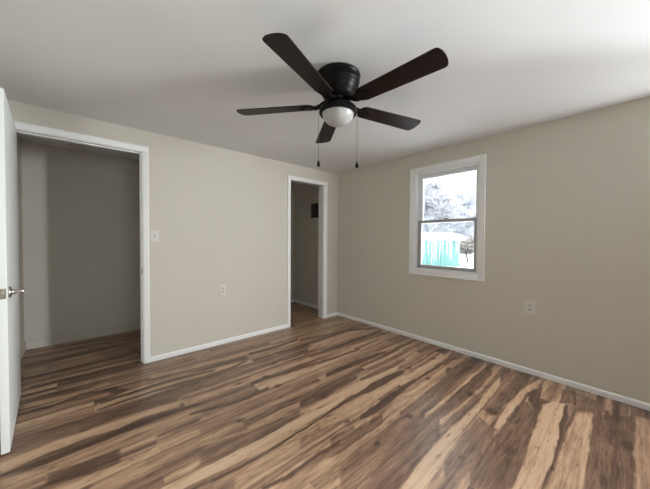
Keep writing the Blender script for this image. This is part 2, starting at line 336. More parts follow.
  (-0.9, [(-0.116, -1.724), (-0.039, -1.791), (-0.133, -1.834), (-0.196, -1.763)]) ,
  (-0.9, [(-0.037, -2.067), (0.025, -2.153), (-0.102, -2.195), (-0.187, -2.122)]) ,
  (0.7, [(-0.987, -1.821), (-0.634, -1.849), (-0.279, -1.859), (-0.042, -1.86), (-0.123, -1.895), (-0.384, -1.908), (-0.763, -1.919), (-1.102, -1.896)]) ,
  (-0.9, [(-1.115, -1.905), (-0.9, -1.918), (-0.633, -1.93), (-0.39, -1.932), (-0.434, -1.952), (-0.67, -1.949), (-0.931, -1.936), (-1.142, -1.922)]) ,
  (0.6, [(-1.465, -2.007), (-1.264, -2.002), (-0.939, -2.016), (-0.484, -2.005), (-0.62, -2.067), (-1.065, -2.084), (-1.362, -2.065), (-1.538, -2.06)]) ,
  (-0.35, [(-1.403, -2.092), (-0.967, -2.093), (-0.418, -2.062), (-0.035, -2.037), (-0.186, -2.094), (-0.612, -2.144), (-1.125, -2.174), (-1.563, -2.196)]) ,
  (0.7, [(-1.287, -2.221), (-1.048, -2.224), (-0.676, -2.222), (-0.071, -2.222), (-0.143, -2.245), (-0.742, -2.248), (-1.098, -2.247), (-1.338, -2.248)]) ,
  (-0.5, [(-1.139, -2.259), (-0.779, -2.256), (-0.32, -2.251), (-0.098, -2.284), (-0.277, -2.338), (-0.621, -2.353), (-0.99, -2.341), (-1.269, -2.321)]) ,
  (-0.95, [(-1.44, -1.334), (-1.254, -1.328), (-1.023, -1.327), (-0.768, -1.356), (-0.602, -1.379), (-0.635, -1.403), (-0.827, -1.403), (-1.106, -1.401), (-1.316, -1.391), (-1.482, -1.381)]) ,
  (-0.6, [(-3.015, -0.535), (-2.508, -0.505), (-2.175, -0.573), (-2.189, -0.613), (-2.521, -0.562), (-3.016, -0.567)]) ,
  (-0.5, [(-2.698, -0.364), (-1.316, -0.46), (-1.358, -0.525), (-2.706, -0.423)]) ,
  (0.5, [(-2.659, -0.305), (-1.104, -0.472), (-1.162, -0.551), (-2.671, -0.387)]) ,
  (0.5, [(-1.182, -0.733), (0.535, -0.83), (0.363, -0.942), (-1.251, -0.821)]) ,
  (-0.6, [(-1.104, -0.472), (-0.338, -0.635), (0.129, -0.863), (0.056, -0.916), (-0.398, -0.691), (-1.143, -0.525)]) ,
  (0.5, [(-1.984, -0.912), (-1.084, -1.0), (0.133, -1.092), (0.029, -1.159), (-1.136, -1.057), (-2.015, -0.977)]) ,
  (-0.6, [(-2.03, -1.008), (-1.31, -1.095), (-0.75, -1.142), (-0.793, -1.179), (-1.353, -1.146), (-2.052, -1.053)]) ,
  (0.45, [(-3.434, -0.204), (-3.189, -0.244), (-2.938, -0.201), (-2.941, -0.263), (-3.186, -0.318), (-3.426, -0.274)]) ,
  (-0.6, [(-3.541, 0.686), (-2.794, 0.767), (-2.8, 0.694), (-3.531, 0.597)]) ,
  (0.3, [(-3.515, 0.458), (-2.721, 0.551), (-2.734, 0.419), (-3.503, 0.355)]) ,
  (-0.6, [(-3.444, 0.131), (-2.685, 0.089), (-2.691, 0.037), (-3.437, 0.065)]) ,
]
KNOTS = [(-2.473, -1.054, 0.02), (-1.886, -1.016, 0.02), (-1.885, -1.218, 0.024), (-1.688, -0.843, 0.02), (-2.114, -0.968, 0.016), (-1.684, -1.584, 0.03), (-2.304, -1.428, 0.02), (-1.769, -2.172, 0.016), (-1.391, -2.165, 0.02), (-1.761, -1.913, 0.012), (-0.9, -2.528, 0.035), (-1.492, -2.553, 0.014), (-1.215, -2.72, 0.03), (-0.778, -2.333, 0.03), (-0.751, -1.767, 0.02), (-0.806, -1.988, 0.018), (-0.379, -1.821, 0.02)]
JOINTS = [(-3.28, -0.13), (-3.05, -0.66), (-2.77, -1.39), (-3.25, -1.21), (-2.55, -0.93), (-1.46, -1.36), (-1.66, -1.95), (-0.92, -2.47), (-1.07, -2.61), (-0.42, -2.75)]

def vnoise(seed):
    rs = np.random.RandomState(seed); tab = rs.rand(512)
    def f(x):
        i = np.floor(x).astype(int); t = x - i; t = t*t*(3-2*t)
        return tab[i % 512]*(1-t) + tab[(i+1) % 512]*t
    return f
def build_floor():
    r_lo, r_hi = math.floor((YR-0.1-Y0)/ROW), math.ceil((YB+0.1-Y0)/ROW)
    nx = int(round((0.12 - (XL-0.12))/DX)); x_lo = XL-0.12
    nrow = r_hi - r_lo
    xs = x_lo + DX*np.arange(nx+1)
    ys = Y0 + ROW*r_lo + (ROW/SUB)*np.arange(nrow*SUB+1)
    ys_c = np.clip(ys, YR-0.1, YB+0.1)
    X, Y = np.meshgrid(xs, ys_c)
    V = np.stack([X, Y, np.zeros_like(X)], -1).reshape(-1, 3)
    ny = len(ys)-1
    j, i = np.meshgrid(np.arange(ny), np.arange(nx), indexing='ij')
    a = j*(nx+1)+i
    Fc = np.stack([a, a+1, a+nx+2, a+nx+1], -1).reshape(-1, 4)
    me = bpy.data.meshes.new('floor')
    me.vertices.add(len(V)); me.vertices.foreach_set('co', V.ravel())
    me.loops.add(Fc.size); me.loops.foreach_set('vertex_index', Fc.ravel())
    me.polygons.add(len(Fc)); me.polygons.foreach_set('loop_start', np.arange(0, Fc.size, 4)); me.polygons.foreach_set('loop_total', np.full(len(Fc), 4))
    me.update(); me.validate()
    # plank layout: known end joints per row plus filled in ones, length 1.22
    rng = random.Random(5)
    known = {}
    for x, y in JOINTS: known.setdefault(math.floor((y-Y0)/ROW), []).append(x)
    row_f = (j//SUB + r_lo).ravel()
    cx = (x_lo + DX*(i+0.5)).ravel()
    cuts = {}
    for rr in range(r_lo, r_hi):
        base = known.get(rr, [rng.uniform(-2.5, -1.3)])[0]
        ks = [base + 1.22*k for k in range(-4, 5)]
        cuts[rr] = [x_lo + DX*round((k-x_lo)/DX) for k in ks]
    plank = np.zeros(len(row_f), int); jd = np.ones(len(row_f))
    for rr in range(r_lo, r_hi):
        m_ = row_f == rr
        c = np.array(cuts[rr]); plank[m_] = (rr+60)*20 + np.searchsorted(c, cx[m_])
        dmin = np.min(np.abs(cx[m_][:, None]-c[None, :]), axis=1)
        jd[m_] = np.where(dmin < DX*0.3, 0.93, 1.0)
    pl = np.repeat(plank, 4); rowl = np.repeat(row_f, 4)
    lx = V[Fc.ravel(), 0]; ly = V[Fc.ravel(), 1]
    # heartwood and sapwood streaks, wavering along the plank
    prs = np.random.RandomState(11).rand(4000, 6)
    P = prs[pl % 4000]
    n1, n2, n3, n4 = vnoise(1), vnoise(2), vnoise(3), vnoise(4)
    u = lx + P[:, 0]*50; v = ly + P[:, 1]*30
    wv = 0.030*(n1(u*1.6)-0.5) + 0.014*(n2(u*6)-0.5) + 0.006*(n2(u*17)-0.5)
    s = n3((v+wv)*24) ; s2 = n4((v+wv*1.6)*55+9)
    tone = 0.52 + 0.12*(P[:, 2]-0.5) + 0.46*(s-0.5) + 0.30*(s2-0.5)
    hv = 0.75*np.clip((n1((v+wv)*14+77+P[:, 3]*9)-0.68)*5, 0, 1)*np.clip(n4(u*0.9+7)*3-0.8, 0, 1)
    tone = tone*(1-hv) + 0.14*hv
    lv = 0.7*np.clip((n2((v+wv)*12+31+P[:, 4]*9)-0.62)*4, 0, 1)*(1-hv)*np.clip(n4(u*0.8+57)*3-0.6, 0, 1)
    tone = tone*(1-0.8*lv) + 0.80*0.8*lv
    # streaks read off the real floor
    wx = lx + 0; wy = ly + 0.008*(n1(lx*7)-0.5) + 0.005*(n2(lx*23)-0.5)
    for t, poly in sorted(STREAKS, key=lambda q: q[0] <= -0.8):
        pg = np.array(poly); a_ = pg; b_ = np.roll(pg, -1, axis=0)
        bb = (wx > pg[:, 0].min()-0.05) & (wx < pg[:, 0].max()+0.05) & (wy > pg[:, 1].min()-0.05) & (wy < pg[:, 1].max()+0.05)
        px_, py_ = wx[bb], wy[bb]
        ins = np.zeros(len(px_), bool); dd = np.full(len(px_), 9.0)
        for (ax, ay), (bx_, by_) in zip(a_, b_):
            c = ((ay > py_) != (by_ > py_)) & (px_ < (bx_-ax)*(py_-ay)/((by_-ay) or 1e-9)+ax)
            ins ^= c
            ex, ey = bx_-ax, by_-ay; q = np.clip(((px_-ax)*ex+(py_-ay)*ey)/(ex*ex+ey*ey+1e-12), 0, 1)
            # distances across the grain count, those along it fade over a longer run
            dd = np.minimum(dd, np.hypot((px_-ax-q*ex)*0.35, py_-ay-q*ey))
        sd = np.where(ins, dd, -dd)
        k = np.clip(sd/0.0065+0.5, 0, 1)
        tgt = 0.515 + 0.38*t + 0.14*(s[bb]-0.5) + 0.12*(s2[bb]-0.5)
        tone[bb] = tone[bb]*(1-k) + tgt*k
    for kx, ky, kr in KNOTS:
        d = np.hypot((lx-kx)*0.6, ly-ky)
        k = np.exp(-(d/(kr*1.25))**2*2.2)
        ring = 0.07*np.sin(d*330)*np.exp(-(d/(kr*2.6))**2)
        tone = tone*(1-k) + 0.06*k + ring
    edge = np.ones(len(lx))
    jl = np.repeat(jd, 4)
    fy = (ly - Y0)/ROW; fr = np.abs(fy-np.round(fy))*ROW
    edge = np.where(fr < 0.002, 0.84, 1.0)*jl
    ca = me.color_attributes.new('wood', 'FLOAT_COLOR', 'CORNER')
    arr = np.stack([np.clip(tone, 0, 1), (pl % 97)/97.0, edge, np.ones(len(lx))], -1).astype(np.float32)
    ca.data.foreach_set('color', arr.ravel())
    o = link('floor', me, M['floor'])
    sol = o.modifiers.new('thickness', 'SOLIDIFY'); sol.thickness = 0.03; sol.offset = -1
    return tag(o, kind='structure')
build_floor()

def struct(name, bm, m, **k): return tag(fin(name, bm, m, **k), kind='structure')
bm = bmesh.new(); box(bm, (XL-TW, YR-0.12, H), (0.14, YB+TW, H+0.12)); struct('ceiling', bm, M['ceiling'])
# back wall with two doorways
bm = bmesh.new()
box(bm, (XL, 0, 0), (D1[0]-0.02, TW, H)); box(bm, (D1[0]-0.02, 0, D1[2]+0.02), (D1[1]+0.02, TW, H))
box(bm, (D1[1]+0.02, 0, 0), (D2[0]-0.02, TW, H)); box(bm, (D2[0]-0.02, 0, D2[2]+0.02), (D2[1]+0.02, TW, H)); box(bm, (D2[1]+0.02, 0, 0), (0, TW, H))
struct('wall_back', bm, M['wall'])
# window wall
W = dict(y0=-2.112, y1=-1.368, z0=0.868, z1=2.062)
bm = bmesh.new()
W2 = dict(y0=-4.66, y1=-3.86)
box(bm, (0, YR, 0), (0.14, W2['y0'], H)); box(bm, (0, W2['y1'], 0), (0.14, W['y0'], H)); box(bm, (0, W2['y0'], 0), (0.14, W2['y1'], 0.868)); box(bm, (0, W2['y0'], 2.062), (0.14, W2['y1'], H))
box(bm, (0, W['y1'], 0), (0.14, YB+TW, H))
box(bm, (0, W['y0'], 0), (0.14, W['y1'], W['z0'])); box(bm, (0, W['y0'], W['z1']), (0.14, W['y1'], H))
struct('wall_right', bm, M['wall'])
bm = bmesh.new(); box(bm, (XL-TW, YR, 0), (XL, YB+TW, H))
struct('wall_left', bm, M['wall'])
bm = bmesh.new(); W4 = (-3.15, -2.35)
box(bm, (XL-TW, YR-0.12, 0), (W4[0], YR, H)); box(bm, (W4[1], YR-0.12, 0), (0.14, YR, H))
box(bm, (W4[0], YR-0.12, 0), (W4[1], YR, 0.868)); box(bm, (W4[0], YR-0.12, 2.062), (W4[1], YR, H))
struct('wall_rear', bm, M['wall'])
bm = bmesh.new(); box(bm, (XL, YB, 0), (0, YB+TW, H)); struct('wall_closet_back', bm, M['wall'])
bm = bmesh.new(); box(bm, (-1.55, TW, 0), (-1.45, YB, H)); struct('wall_closet_divider', bm, M['wall'])

# baseboards ---------------------------------------------------------
def board(name, p, q, inward, h=0.058, t=0.014, m='trim'):
    """thin board with an eased top, from p to q along the wall, thickness toward inward"""
    p, q = Vector((*p, 0)), Vector((*q, 0)); d = (q-p); n = Vector((*inward, 0))
    Mx = Matrix((( n.x, 0, d.normalized().x, p.x), (n.y, 0, d.normalized().y, p.y), (0, 1, 0, 0), (0, 0, 0, 1)))
    bm = bmesh.new(); prism(bm, [(0, 0), (t, 0), (t, h-0.012), (t*0.75, h-0.004), (t*0.4, h), (0, h)], d.length, Mx)
    return struct(name, bm, M[m])
board('baseboard_right', (0, YR), (0, -0.0), (-1, 0), 0.048)
board('baseboard_back', (-2.612, 0), (-0.982, 0), (0, -1), 0.048)
board('baseboard_corner', (-0.242, 0), (-0.014, 0), (0, -1), 0.048)
board('baseboard_closet_back', (XL, YB), (-1.55, YB), (0, -1), 0.10, m='wall')
board('baseboard_closet_left', (XL, TW), (XL, YB-0.014), (1, 0), 0.10, m='wall')
board('baseboard_closet_right', (0, TW), (0, YB-0.014), (-1, 0), 0.055)
board('baseboard_closet_end', (-1.45, YB), (0, YB), (0, -1), 0.055)
board('baseboard_left', (XL, YR), (XL, 0), (1, 0), 0.06)
board('baseboard_rear', (XL+0.014, YR), (-0.014, YR), (0, 1), 0.06)

# door casings and jambs ----------------------------------------------
def casing(n, D, wl, wr, wt):
    x0, x1, zt = D
    prof = lambda w: [(0, 0), (w, 0), (w, 0.012), (w-0.012, 0.017), (w*0.45, 0.014), (0.006, 0.011), (0, 0.008)]
    bm = bmesh.new()
    # right leg (profile x outward, y = thickness toward the room = -y)
    g = 0.007
    def leg(xi, sgn, w):
        bmv = [(sgn*a, b) for a, b in prof(w)]
        Mx = Matrix(((1, 0, 0, xi), (0, -1, 0, 0), (0, 0, 1, 0), (0, 0, 0, 1)))
        prism(bm, bmv, zt+g+wt*0.0, Mx)
    leg(x0-g, -1, wl); leg(x1+g, 1, wr)
    # head
    Mx = Matrix(((0, 0, 1, x0-g-wl), (0, -1, 0, 0), (1, 0, 0, zt+g), (0, 0, 0, 1)))
    prism(bm, prof(wt), (x1-x0)+2*g+wl+wr, Mx)
    struct('trim_%d' % n, bm, M['trim'])
    bm = bmesh.new()
    box(bm, (x0-0.02, 0, 0), (x0, TW, zt)); box(bm, (x1, 0, 0), (x1+0.02, TW, zt)); box(bm, (x0-0.02, 0, zt), (x1+0.02, TW, zt+0.02))
    if n == 1:   # door stops
        box(bm, (x0, 0.042, 0), (x0+0.01, 0.075, zt)); box(bm, (x1-0.01, 0.042, 0), (x1, 0.075, zt)); box(bm, (x0+0.01, 0.042, zt-0.01), (x1-0.01, 0.075, zt))
    return struct('trim_%d' % (n+1), bm, M['trim'])
jamb1 = casing(1, D1, 0.05, 0.052, 0.050)
bm = bmesh.new(); box(bm, (D1[1]-0.0022, 0.006, 0.875), (D1[1]+0.001, 0.036, 0.94), bev=0.0008)
fin('strike_plate', bm, M['bronze'], jamb1)
casing(3, D2, 0.05, 0.066, 0.043)

# windows ---------------------------------------------------------------
def window(n, origin, wid, z0, z1, rz):
    """double hung window; local x across the opening, local y outward, origin on the room face of the wall"""
    root = empty('window_%d' % n, origin, rz); tag(root, kind='structure')
    h = wid/2
    def part(name, boxes, m, bev=0.002, parent=root):
        bm = bmesh.new()
        for a, b in boxes: box(bm, a, b, bev=bev)
        return fin(name, bm, m, parent, smooth=35)
    cw = 0.057
    # picture frame casing with a stepped profile
    bm = bmesh.new()
    for (a, b, c, d) in ((-h-cw, -h+0.004, z0-cw, z1+cw), (h-0.004, h+cw, z0-cw, z1+cw), (-h, h, z1-0.004, z1+cw), (-h, h, z0-cw, z0+0.004)):
        box(bm, (a, -0.016, c), (b, 0.0, d), bev=0.004)
    for (a, b, c, d) in ((-h-cw-.001, -h-cw+0.014, z0-cw-.001, z1+cw+.001), (h+cw-0.014, h+cw+.001, z0-cw-.001, z1+cw+.001), (-h-cw, h+cw, z1+cw-0.014, z1+cw+.001), (-h-cw, h+cw, z0-cw-.001, z0-cw+0.014)):
        box(bm, (a, -0.022, c), (b, -0.010, d), bev=0.003)
    fin('casing', bm, M['trim'], root, smooth=35)
    part('window_frame', [((-h, -0.002, z0), (-h+0.022, 0.135, z1)), ((h-0.022, -0.002, z0), (h, 0.135, z1)), ((-h+.022, -0.002, z1-0.022), (h-.022, 0.135, z1)), ((-h+.022, -0.002, z0), (h-.022, 0.135, z0+0.022))], M['vinyl'])
    zm = 1.462
    a, b = -h+0.022, h-0.022
    def sash(nm, y, zb, zt_, sw, bw, tw, m):
        s = part(nm, [((a, y, zb), (a+sw, y+0.034, zt_)), ((b-sw, y, zb), (b, y+0.034, zt_)), ((a+sw, y, zt_-tw), (b-sw, y+0.034, zt_)), ((a+sw, y, zb), (b-sw, y+0.034, zb+bw))], m)
        bm = bmesh.new(); box(bm, (a+sw-.004, y+0.015, zb+bw-.004), (b-sw+.004, y+0.019, zt_-tw+.004)); fin('window_pane', bm, M['glass'], s)
        return s
    up_ = sash('upper_sash', 0.080, zm-0.02, z1-0.022, 0.040, 0.034, 0.046, M['vinyl'])
    lo = sash('lower_sash', 0.042, z0+0.022, zm+0.016, 0.042, 0.040, 0.034, M['vinyl_grey'])
    bm = bmesh.new(); box(bm, (-0.028, 0.040, zm+0.016), (0.028, 0.066, zm+0.024), bev=0.002); box(bm, (-0.006, 0.030, zm+0.022), (0.03, 0.050, zm+0.030), bev=0.003)
    fin('sash_lock', bm, M['vinyl_grey'], lo, smooth=35)
    bm = bmesh.new(); box(bm, (a+0.002, 0.034, z0+0.022), (a+0.026, 0.042, z0+0.036), bev=0.001)
    fin('tilt_latch', bm, M['gasket'], lo)
    return root
window(1, (0, -1.74, 0), 0.744, W['z0'], W['z1'], -PI/2)
window(2, (0, -4.26, 0), 0.80, 0.868, 2.062, -PI/2)  # unseen window, its place guessed to suit the light on the walls
window(3, (-2.75, YR, 0), 0.80, 0.868, 2.062, PI)  # unseen too, set here for light towards the wide closet doorway

# open door --------------------------------------------------------------
DW, DT, DH = 0.832, 0.035, 2.065
door = empty('door_1', (-3.512, -0.004, 0.008), math.radians(-86.1)); tag(door, kind='structure')
bm = bmesh.new(); box(bm, (0.002, 0, 0), (DW, DT, DH), bev=0.0025); fin('door_slab', bm, M['door'], door, smooth=35)
zk = 0.912
bm = bmesh.new()
box(bm, (DW-0.001, 0.004, zk-0.029), (DW+0.0022, DT-0.004, zk+0.029), bev=0.0008)
fin('latch_plate', bm, M['nickel'], door)
bm = bmesh.new(); box(bm, (DW, 0.011, zk-0.011), (DW+0.011, 0.024, zk+0.011), bev=0.003); fin('latch_bolt', bm, M['nickel'], door, smooth=40)
def lever(side):
    y0 = DT if side > 0 else 0; s = side
    bm = bmesh.new()
    kx = DW-0.062
    R = Matrix.Translation((kx, y0, zk)) @ Matrix.Rotation(-s*PI/2, 4, 'X')
    lathe(bm, [(0, 0), (0.033, 0), (0.034, 0.004), (0.031, 0.010), (0.016, 0.013), (0.0125, 0.018), (0.0115, 0.034), (0.014, 0.040), (0.0145, 0.056), (0.011, 0.061), (0, 0.062)], 28, R)
    pts = [(kx, y0+s*0.050, zk), (kx-0.02, y0+s*0.053, zk+0.001), (kx-0.05, y0+s*0.052, zk+0.001), (kx-0.085, y0+s*0.048, zk-0.001), (kx-0.112, y0+s*0.045, zk-0.003), (kx-0.119, y0+s*0.044, zk-0.004)]
    tube(bm, pts, [0.011, 0.0105, 0.009, 0.009, 0.0085, 0.004], 14)
    fin('door_handle', bm, M['nickel'], door, smooth=40)
lever(1); lever(-1)
for z in (0.20, 1.02, 1.84):
    bm = bmesh.new(); tube(bm, [(-0.003, -0.004, z-0.045), (-0.003, -0.004, z+0.045)], 0.006, 12)
    box(bm, (0.0, -0.002, z-0.044), (0.03, 0.0005, z+0.044))
    fin('hinge', bm, M['nickel'], door)

# ---------------------------------------------------------------- ceiling fan
FC = (-1.858, -1.902)
fan = empty('ceiling_fan', (*FC, H))
tag(fan, 'black five-blade hugger ceiling fan with white glass light dome', 'ceiling fan')
bm = bmesh.new()
lathe(bm, [(0, 0), (0.128, 0), (0.140, -0.004), (0.143, -0.014), (0.139, -0.022), (0.136, -0.026), (0.137, -0.050), (0.133, -0.054), (0.131, -0.060), (0.129, -0.078), (0.125, -0.084),
           (0.120, -0.090), (0.117, -0.104), (0.111, -0.112), (0.105, -0.120), (0.099, -0.134), (0.090, -0.144), (0.076, -0.150), (0.068, -0.156), (0.064, -0.168), (0, -0.168)], 64)
fin('motor_housing', bm, M['fan_metal'], fan, smooth=30)
bm = bmesh.new()
lathe(bm, [(0, -0.166), (0.058, -0.166), (0.060, -0.176), (0.070, -0.184), (0.090, -0.192), (0.108, -0.202), (0.119, -0.214), (0.122, -0.226), (0.121, -0.242), (0.116, -0.248), (0.108, -0.249), (0.104, -0.242), (0.0, -0.240)], 64)
fin('light_fitter', bm, M['fan_metal'], fan, smooth=30)
bm = bmesh.new()
prof = [(0.104, -0.240)] + [(0.102*math.cos(t)**0.85, -0.241-0.076*math.sin(t)**1.12) for t in [k*PI/2/14 for k in range(15)]]
prof[-1] = (0, -0.317)
lathe(bm, prof, 56)
fin('glass_dome', bm, M['globe'], fan, smooth=60)
PIT = math.radians(-10.6)
zb = 2.10 - H
def blade_outline():
    pts = []
    def hw(r):   # half width along the blade
        t = (r-0.155)/(0.665-0.155)
        return 0.054 + (0.0675-0.054)*t
    n = 10
    for k in range(n+1):                         # rounded root
        a = PI/2 + PI*k/n
        pts.append((0.155+0.045+0.045*math.cos(a), 0.0555*math.sin(a)))
    pts += [(0.30, -hw(0.30)), (0.45, -hw(0.45)), (0.60, -hw(0.60)), (0.645, -0.067)]
    m_ = 14
    for k in range(m_+1):                        # softly arched tip with rounded corners
        s = -1 + 2*k/m_
        y = 0.0675*math.sin(s*PI/2)**1 if abs(s) < 1 else 0.0675*s
        x = 0.655 + 0.027*math.cos(s*PI/2)**0.9 if abs(s) < 1 else 0.655
        pts.append((x, y))
    pts += [(0.645, 0.067), (0.60, hw(0.60)), (0.45, hw(0.45)), (0.30, hw(0.30))]
    return pts
def make_blade():
    bm = bmesh.new()
    prism(bm, blade_outline(), 0.006, Matrix.Translation((0, 0, -0.003)))
    es = [e for e in bm.edges if abs(e.verts[0].co.z-e.verts[1].co.z) < 1e-6]
    bmesh.ops.bevel(bm, geom=es, offset=0.0012, segments=2, affect='EDGES')
    b = fin('blade', bm, M['blade'], fan, smooth=35)
    # the iron under the blade: a round shouldered plate, two arms and the neck to the motor
    bm = bmesh.new()
    plate = [(0.150, 0.016), (0.165, 0.034), (0.185, 0.043), (0.205, 0.040), (0.218, 0.028), (0.232, 0.016), (0.246, 0.010), (0.252, 0.0)]
    plate = plate + [(x, -y) for x, y in plate[-2::-1]]
    prism(bm, plate, 0.005, Matrix.Translation((0, 0, -0.0082)))
    for sy in (-1, 1):
        tube(bm, [(0.060, sy*0.010, 0.028), (0.090, sy*0.016, 0.022), (0.118, sy*0.018, 0.004), (0.145, sy*0.022, -0.006), (0.175, sy*0.026, -0.007)], [0.009, 0.0085, 0.008, 0.007, 0.004], 10)
    tube(bm, [(0.055, 0, 0.030), (0.095, 0, 0.018), (0.125, 0, 0.000), (0.165, 0, -0.007)], [0.012, 0.010, 0.009, 0.004], 10)
    for x, y in ((0.180, 0.026), (0.180, -0.026), (0.232, 0)):
        lathe(bm, [(0, -0.012), (0.004, -0.0115), (0.006, -0.009), (0.006, -0.008), (0, -0.008)], 12, Matrix.Translation((x, y, 0)))
    fin('blade_iron', bm, M['fan_metal'], b, smooth=35)
    return b
b0 = make_blade()
A0 = math.radians(57.475)
for k in range(5):
    if k == 0: b = b0
    else:
        b = b0.copy(); COL.objects.link(b); b.parent = fan
        for ch in b0.children:
            c = ch.copy(); COL.objects.link(c); c.parent = b
    a = A0 + k*2*PI/5
    b.matrix_local = Matrix.Translation((0, 0, zb)) @ Matrix.Rotation(a, 4, 'Z') @ Matrix.Rotation(PIT, 4, 'X')
rr = Vector((r0.x, r0.y))
def chain(off, zt, zbob):
    p = rr*off
    bm = bmesh.new()
    n = int((zt-zbob)/0.0052)
    tube(bm, [(p.x, p.y, zt), (p.x, p.y, zbob)], 0.0011, 6)
    for k in range(n):
        z = zt - 0.0052*k
        lathe(bm, [(0, z), (0.0018, z-0.0018), (0, z-0.0036)], 5, Matrix.Translation((p.x, p.y, 0)))
    c = fin('pull_chain', bm, M['fan_chain'], fan)
    bm = bmesh.new()
    lathe(bm, [(0, zbob+0.006), (0.003, zbob+0.004), (0.004, zbob-0.006), (0.009, zbob-0.018), (0.0115, zbob-0.028), (0.010, zbob-0.036), (0.004, zbob-0.041), (0, zbob-0.042)], 20, Matrix.Translation((p.x, p.y, 0)))
    fin('chain_bob', bm, M['fan_metal'], c, smooth=50)
chain(-0.124, -0.236, 1.748-H); chain(0.124, -0.236, 1.742-H)

# ---------------------------------------------------------------- switch and outlets
def plate_root(name, loc, rz, label, cat, w_=0.072, h_=0.116, group=None):
    r = empty(name, loc, rz); tag(r, label, cat, group)
    bm = bmesh.new(); box(bm, (-w_/2, -0.006, -h_/2), (w_/2, 0, h_/2), bev=0.003, seg=3)
    fin('cover_plate', bm, M['plate'], r, smooth=35)
    return r
def screw(r, z):
    bm = bmesh.new(); lathe(bm, [(0, 0), (0.0032, 0), (0.003, 0.001), (0, 0.0014)], 12, Matrix.Translation((0, -0.006, z)) @ Matrix.Rotation(PI/2, 4, 'X'))
    fin('screw', bm, M['plate'], r)
sw = plate_root('light_switch', (-2.567, 0, 1.262), 0, 'single toggle light switch on back wall beside the wide doorway', 'light switch')
bm = bmesh.new(); box(bm, (-0.005, -0.0075, -0.012), (0.005, -0.005, 0.012)); fin('toggle_slot', bm, M['slot'], sw)
bm = bmesh.new(); box(bm, (-0.004, -0.017, -0.003), (0.004, -0.006, 0.006), Matrix.Rotation(0.4, 4, 'X'), bev=0.001); fin('toggle', bm, M['receptacle'], sw)
screw(sw, 0.03); screw(sw, -0.03)
def outlet(loc, rz, label, w_=0.072, h_=0.116):
    r = plate_root('wall_outlet', loc, rz, label, 'outlet', w_, h_, 'wall outlets around the room')
    for z in (0.0195, -0.0195):
        bm = bmesh.new()
        pts = [(0.0172*math.cos(t), max(-0.0142, min(0.0142, 0.0175*math.sin(t)))) for t in [2*PI*k/28 for k in range(28)]]
        prism(bm, pts, 0.0022, Matrix.Translation((0, -0.0058, z)) @ Matrix.Rotation(PI/2, 4, 'X'))
        f = fin('receptacle', bm, M['receptacle'], r)
        bm = bmesh.new()
        for x, hh in ((-0.0062, 0.0045), (0.0062, 0.0038)): box(bm, (x-0.001, -0.0084, z+0.003-hh), (x+0.001, -0.0078, z+0.003+hh))
        lathe(bm, [(0, 0), (0.0023, 0), (0.0023, 0.0005), (0, 0.0005)], 10, Matrix.Translation((0, -0.0079, z-0.0085)) @ Matrix.Rotation(PI/2, 4, 'X'))
        fin('outlet_slot', bm, M['slot'], f)
    screw(r, 0)
outlet((-1.885, 0, 0.635), 0, 'outlet low on the back wall between the two doorways')
outlet((0, -0.839, 0.628), -PI/2, 'outlet on window wall, between the room corner and the window')
outlet((0, -2.557, 0.617), -PI/2, 'outlet on window wall to the right of the window', 0.08, 0.124)

# black panel on the wall of the narrow closet
pn = empty('breaker_panel', (0, 0.60, 1.744), -PI/2)
tag(pn, 'small black rectangular panel high on the wall inside narrow closet', 'wall panel')
bm = bmesh.new(); box(bm, (-0.075, -0.03, -0.125), (0.125, 0, 0.125), bev=0.004); fin('panel_box', bm, M['panel'], pn, smooth=35)
bm = bmesh.new(); box(bm, (-0.06, -0.036, -0.11), (0.11, -0.029, 0.11), bev=0.002); fin('panel_door', bm, M['panel'], pn, smooth=35)

# small ceiling fixture in the wide closet
cf = empty('closet_light', (-3.17, 1.06, H)); tag(cf, 'small round pale light fixture on the ceiling inside wide closet', 'ceiling light')
bm = bmesh.new(); lathe(bm, [(0, 0), (0.065, 0), (0.066, -0.012), (0.055, -0.020), (0, -0.016)], 32); fin('fixture_base', bm, M['plate'], cf, smooth=35)
bm = bmesh.new(); lathe(bm, [(0.034, -0.019), (0.036, -0.036), (0.030, -0.045), (0, -0.047)], 28); fin('lamp_socket', bm, M['plate'], cf, smooth=40)

# ---------------------------------------------------------------- outdoors
GZ = -0.5
def ground():
    rs = random.Random(3)
    bm = bmesh.new(); n1, n2 = vnoise(21), vnoise(22)
    nx_, ny_ = 70, 70
    X = [-40 + 120*i/nx_ for i in range(nx_+1)]; Y = [-50 + 100*i/ny_ for i in range(ny_+1)]
    def z(x, y):
        d = max(abs(x+1.8)-3, abs(y+1.3)-4, 0)
        a = min(1, d/3)
        base = GZ + a*0.12*(float(n1(np.array(x*0.35+40))) + float(n2(np.array(y*0.35+40))) - 1)
        m_ = 0.75*math.exp(-(((x-17.0)/1.8)**2 + ((y-2.1)/1.3)**2))
        return base + m_
    vs = [[bm.verts.new((x, y, z(x, y))) for y in Y] for x in X]
    for i in range(nx_):
        for j in range(ny_): bm.faces.new((vs[i][j], vs[i+1][j], vs[i+1][j+1], vs[i][j+1]))
    o = fin('ground', bm, M['snow'], smooth=180); tag(o, kind='structure')
ground()

# teal shed with a snow cap
shed = empty('shed', (15.5, 4.37, GZ-0.05), math.atan2(0.66, -0.75))
tag(shed, 'teal green shed with snow-covered roof seen through the window', 'shed')
SW, SD, SH = 5.0, 3.0, 1.78
bm = bmesh.new()
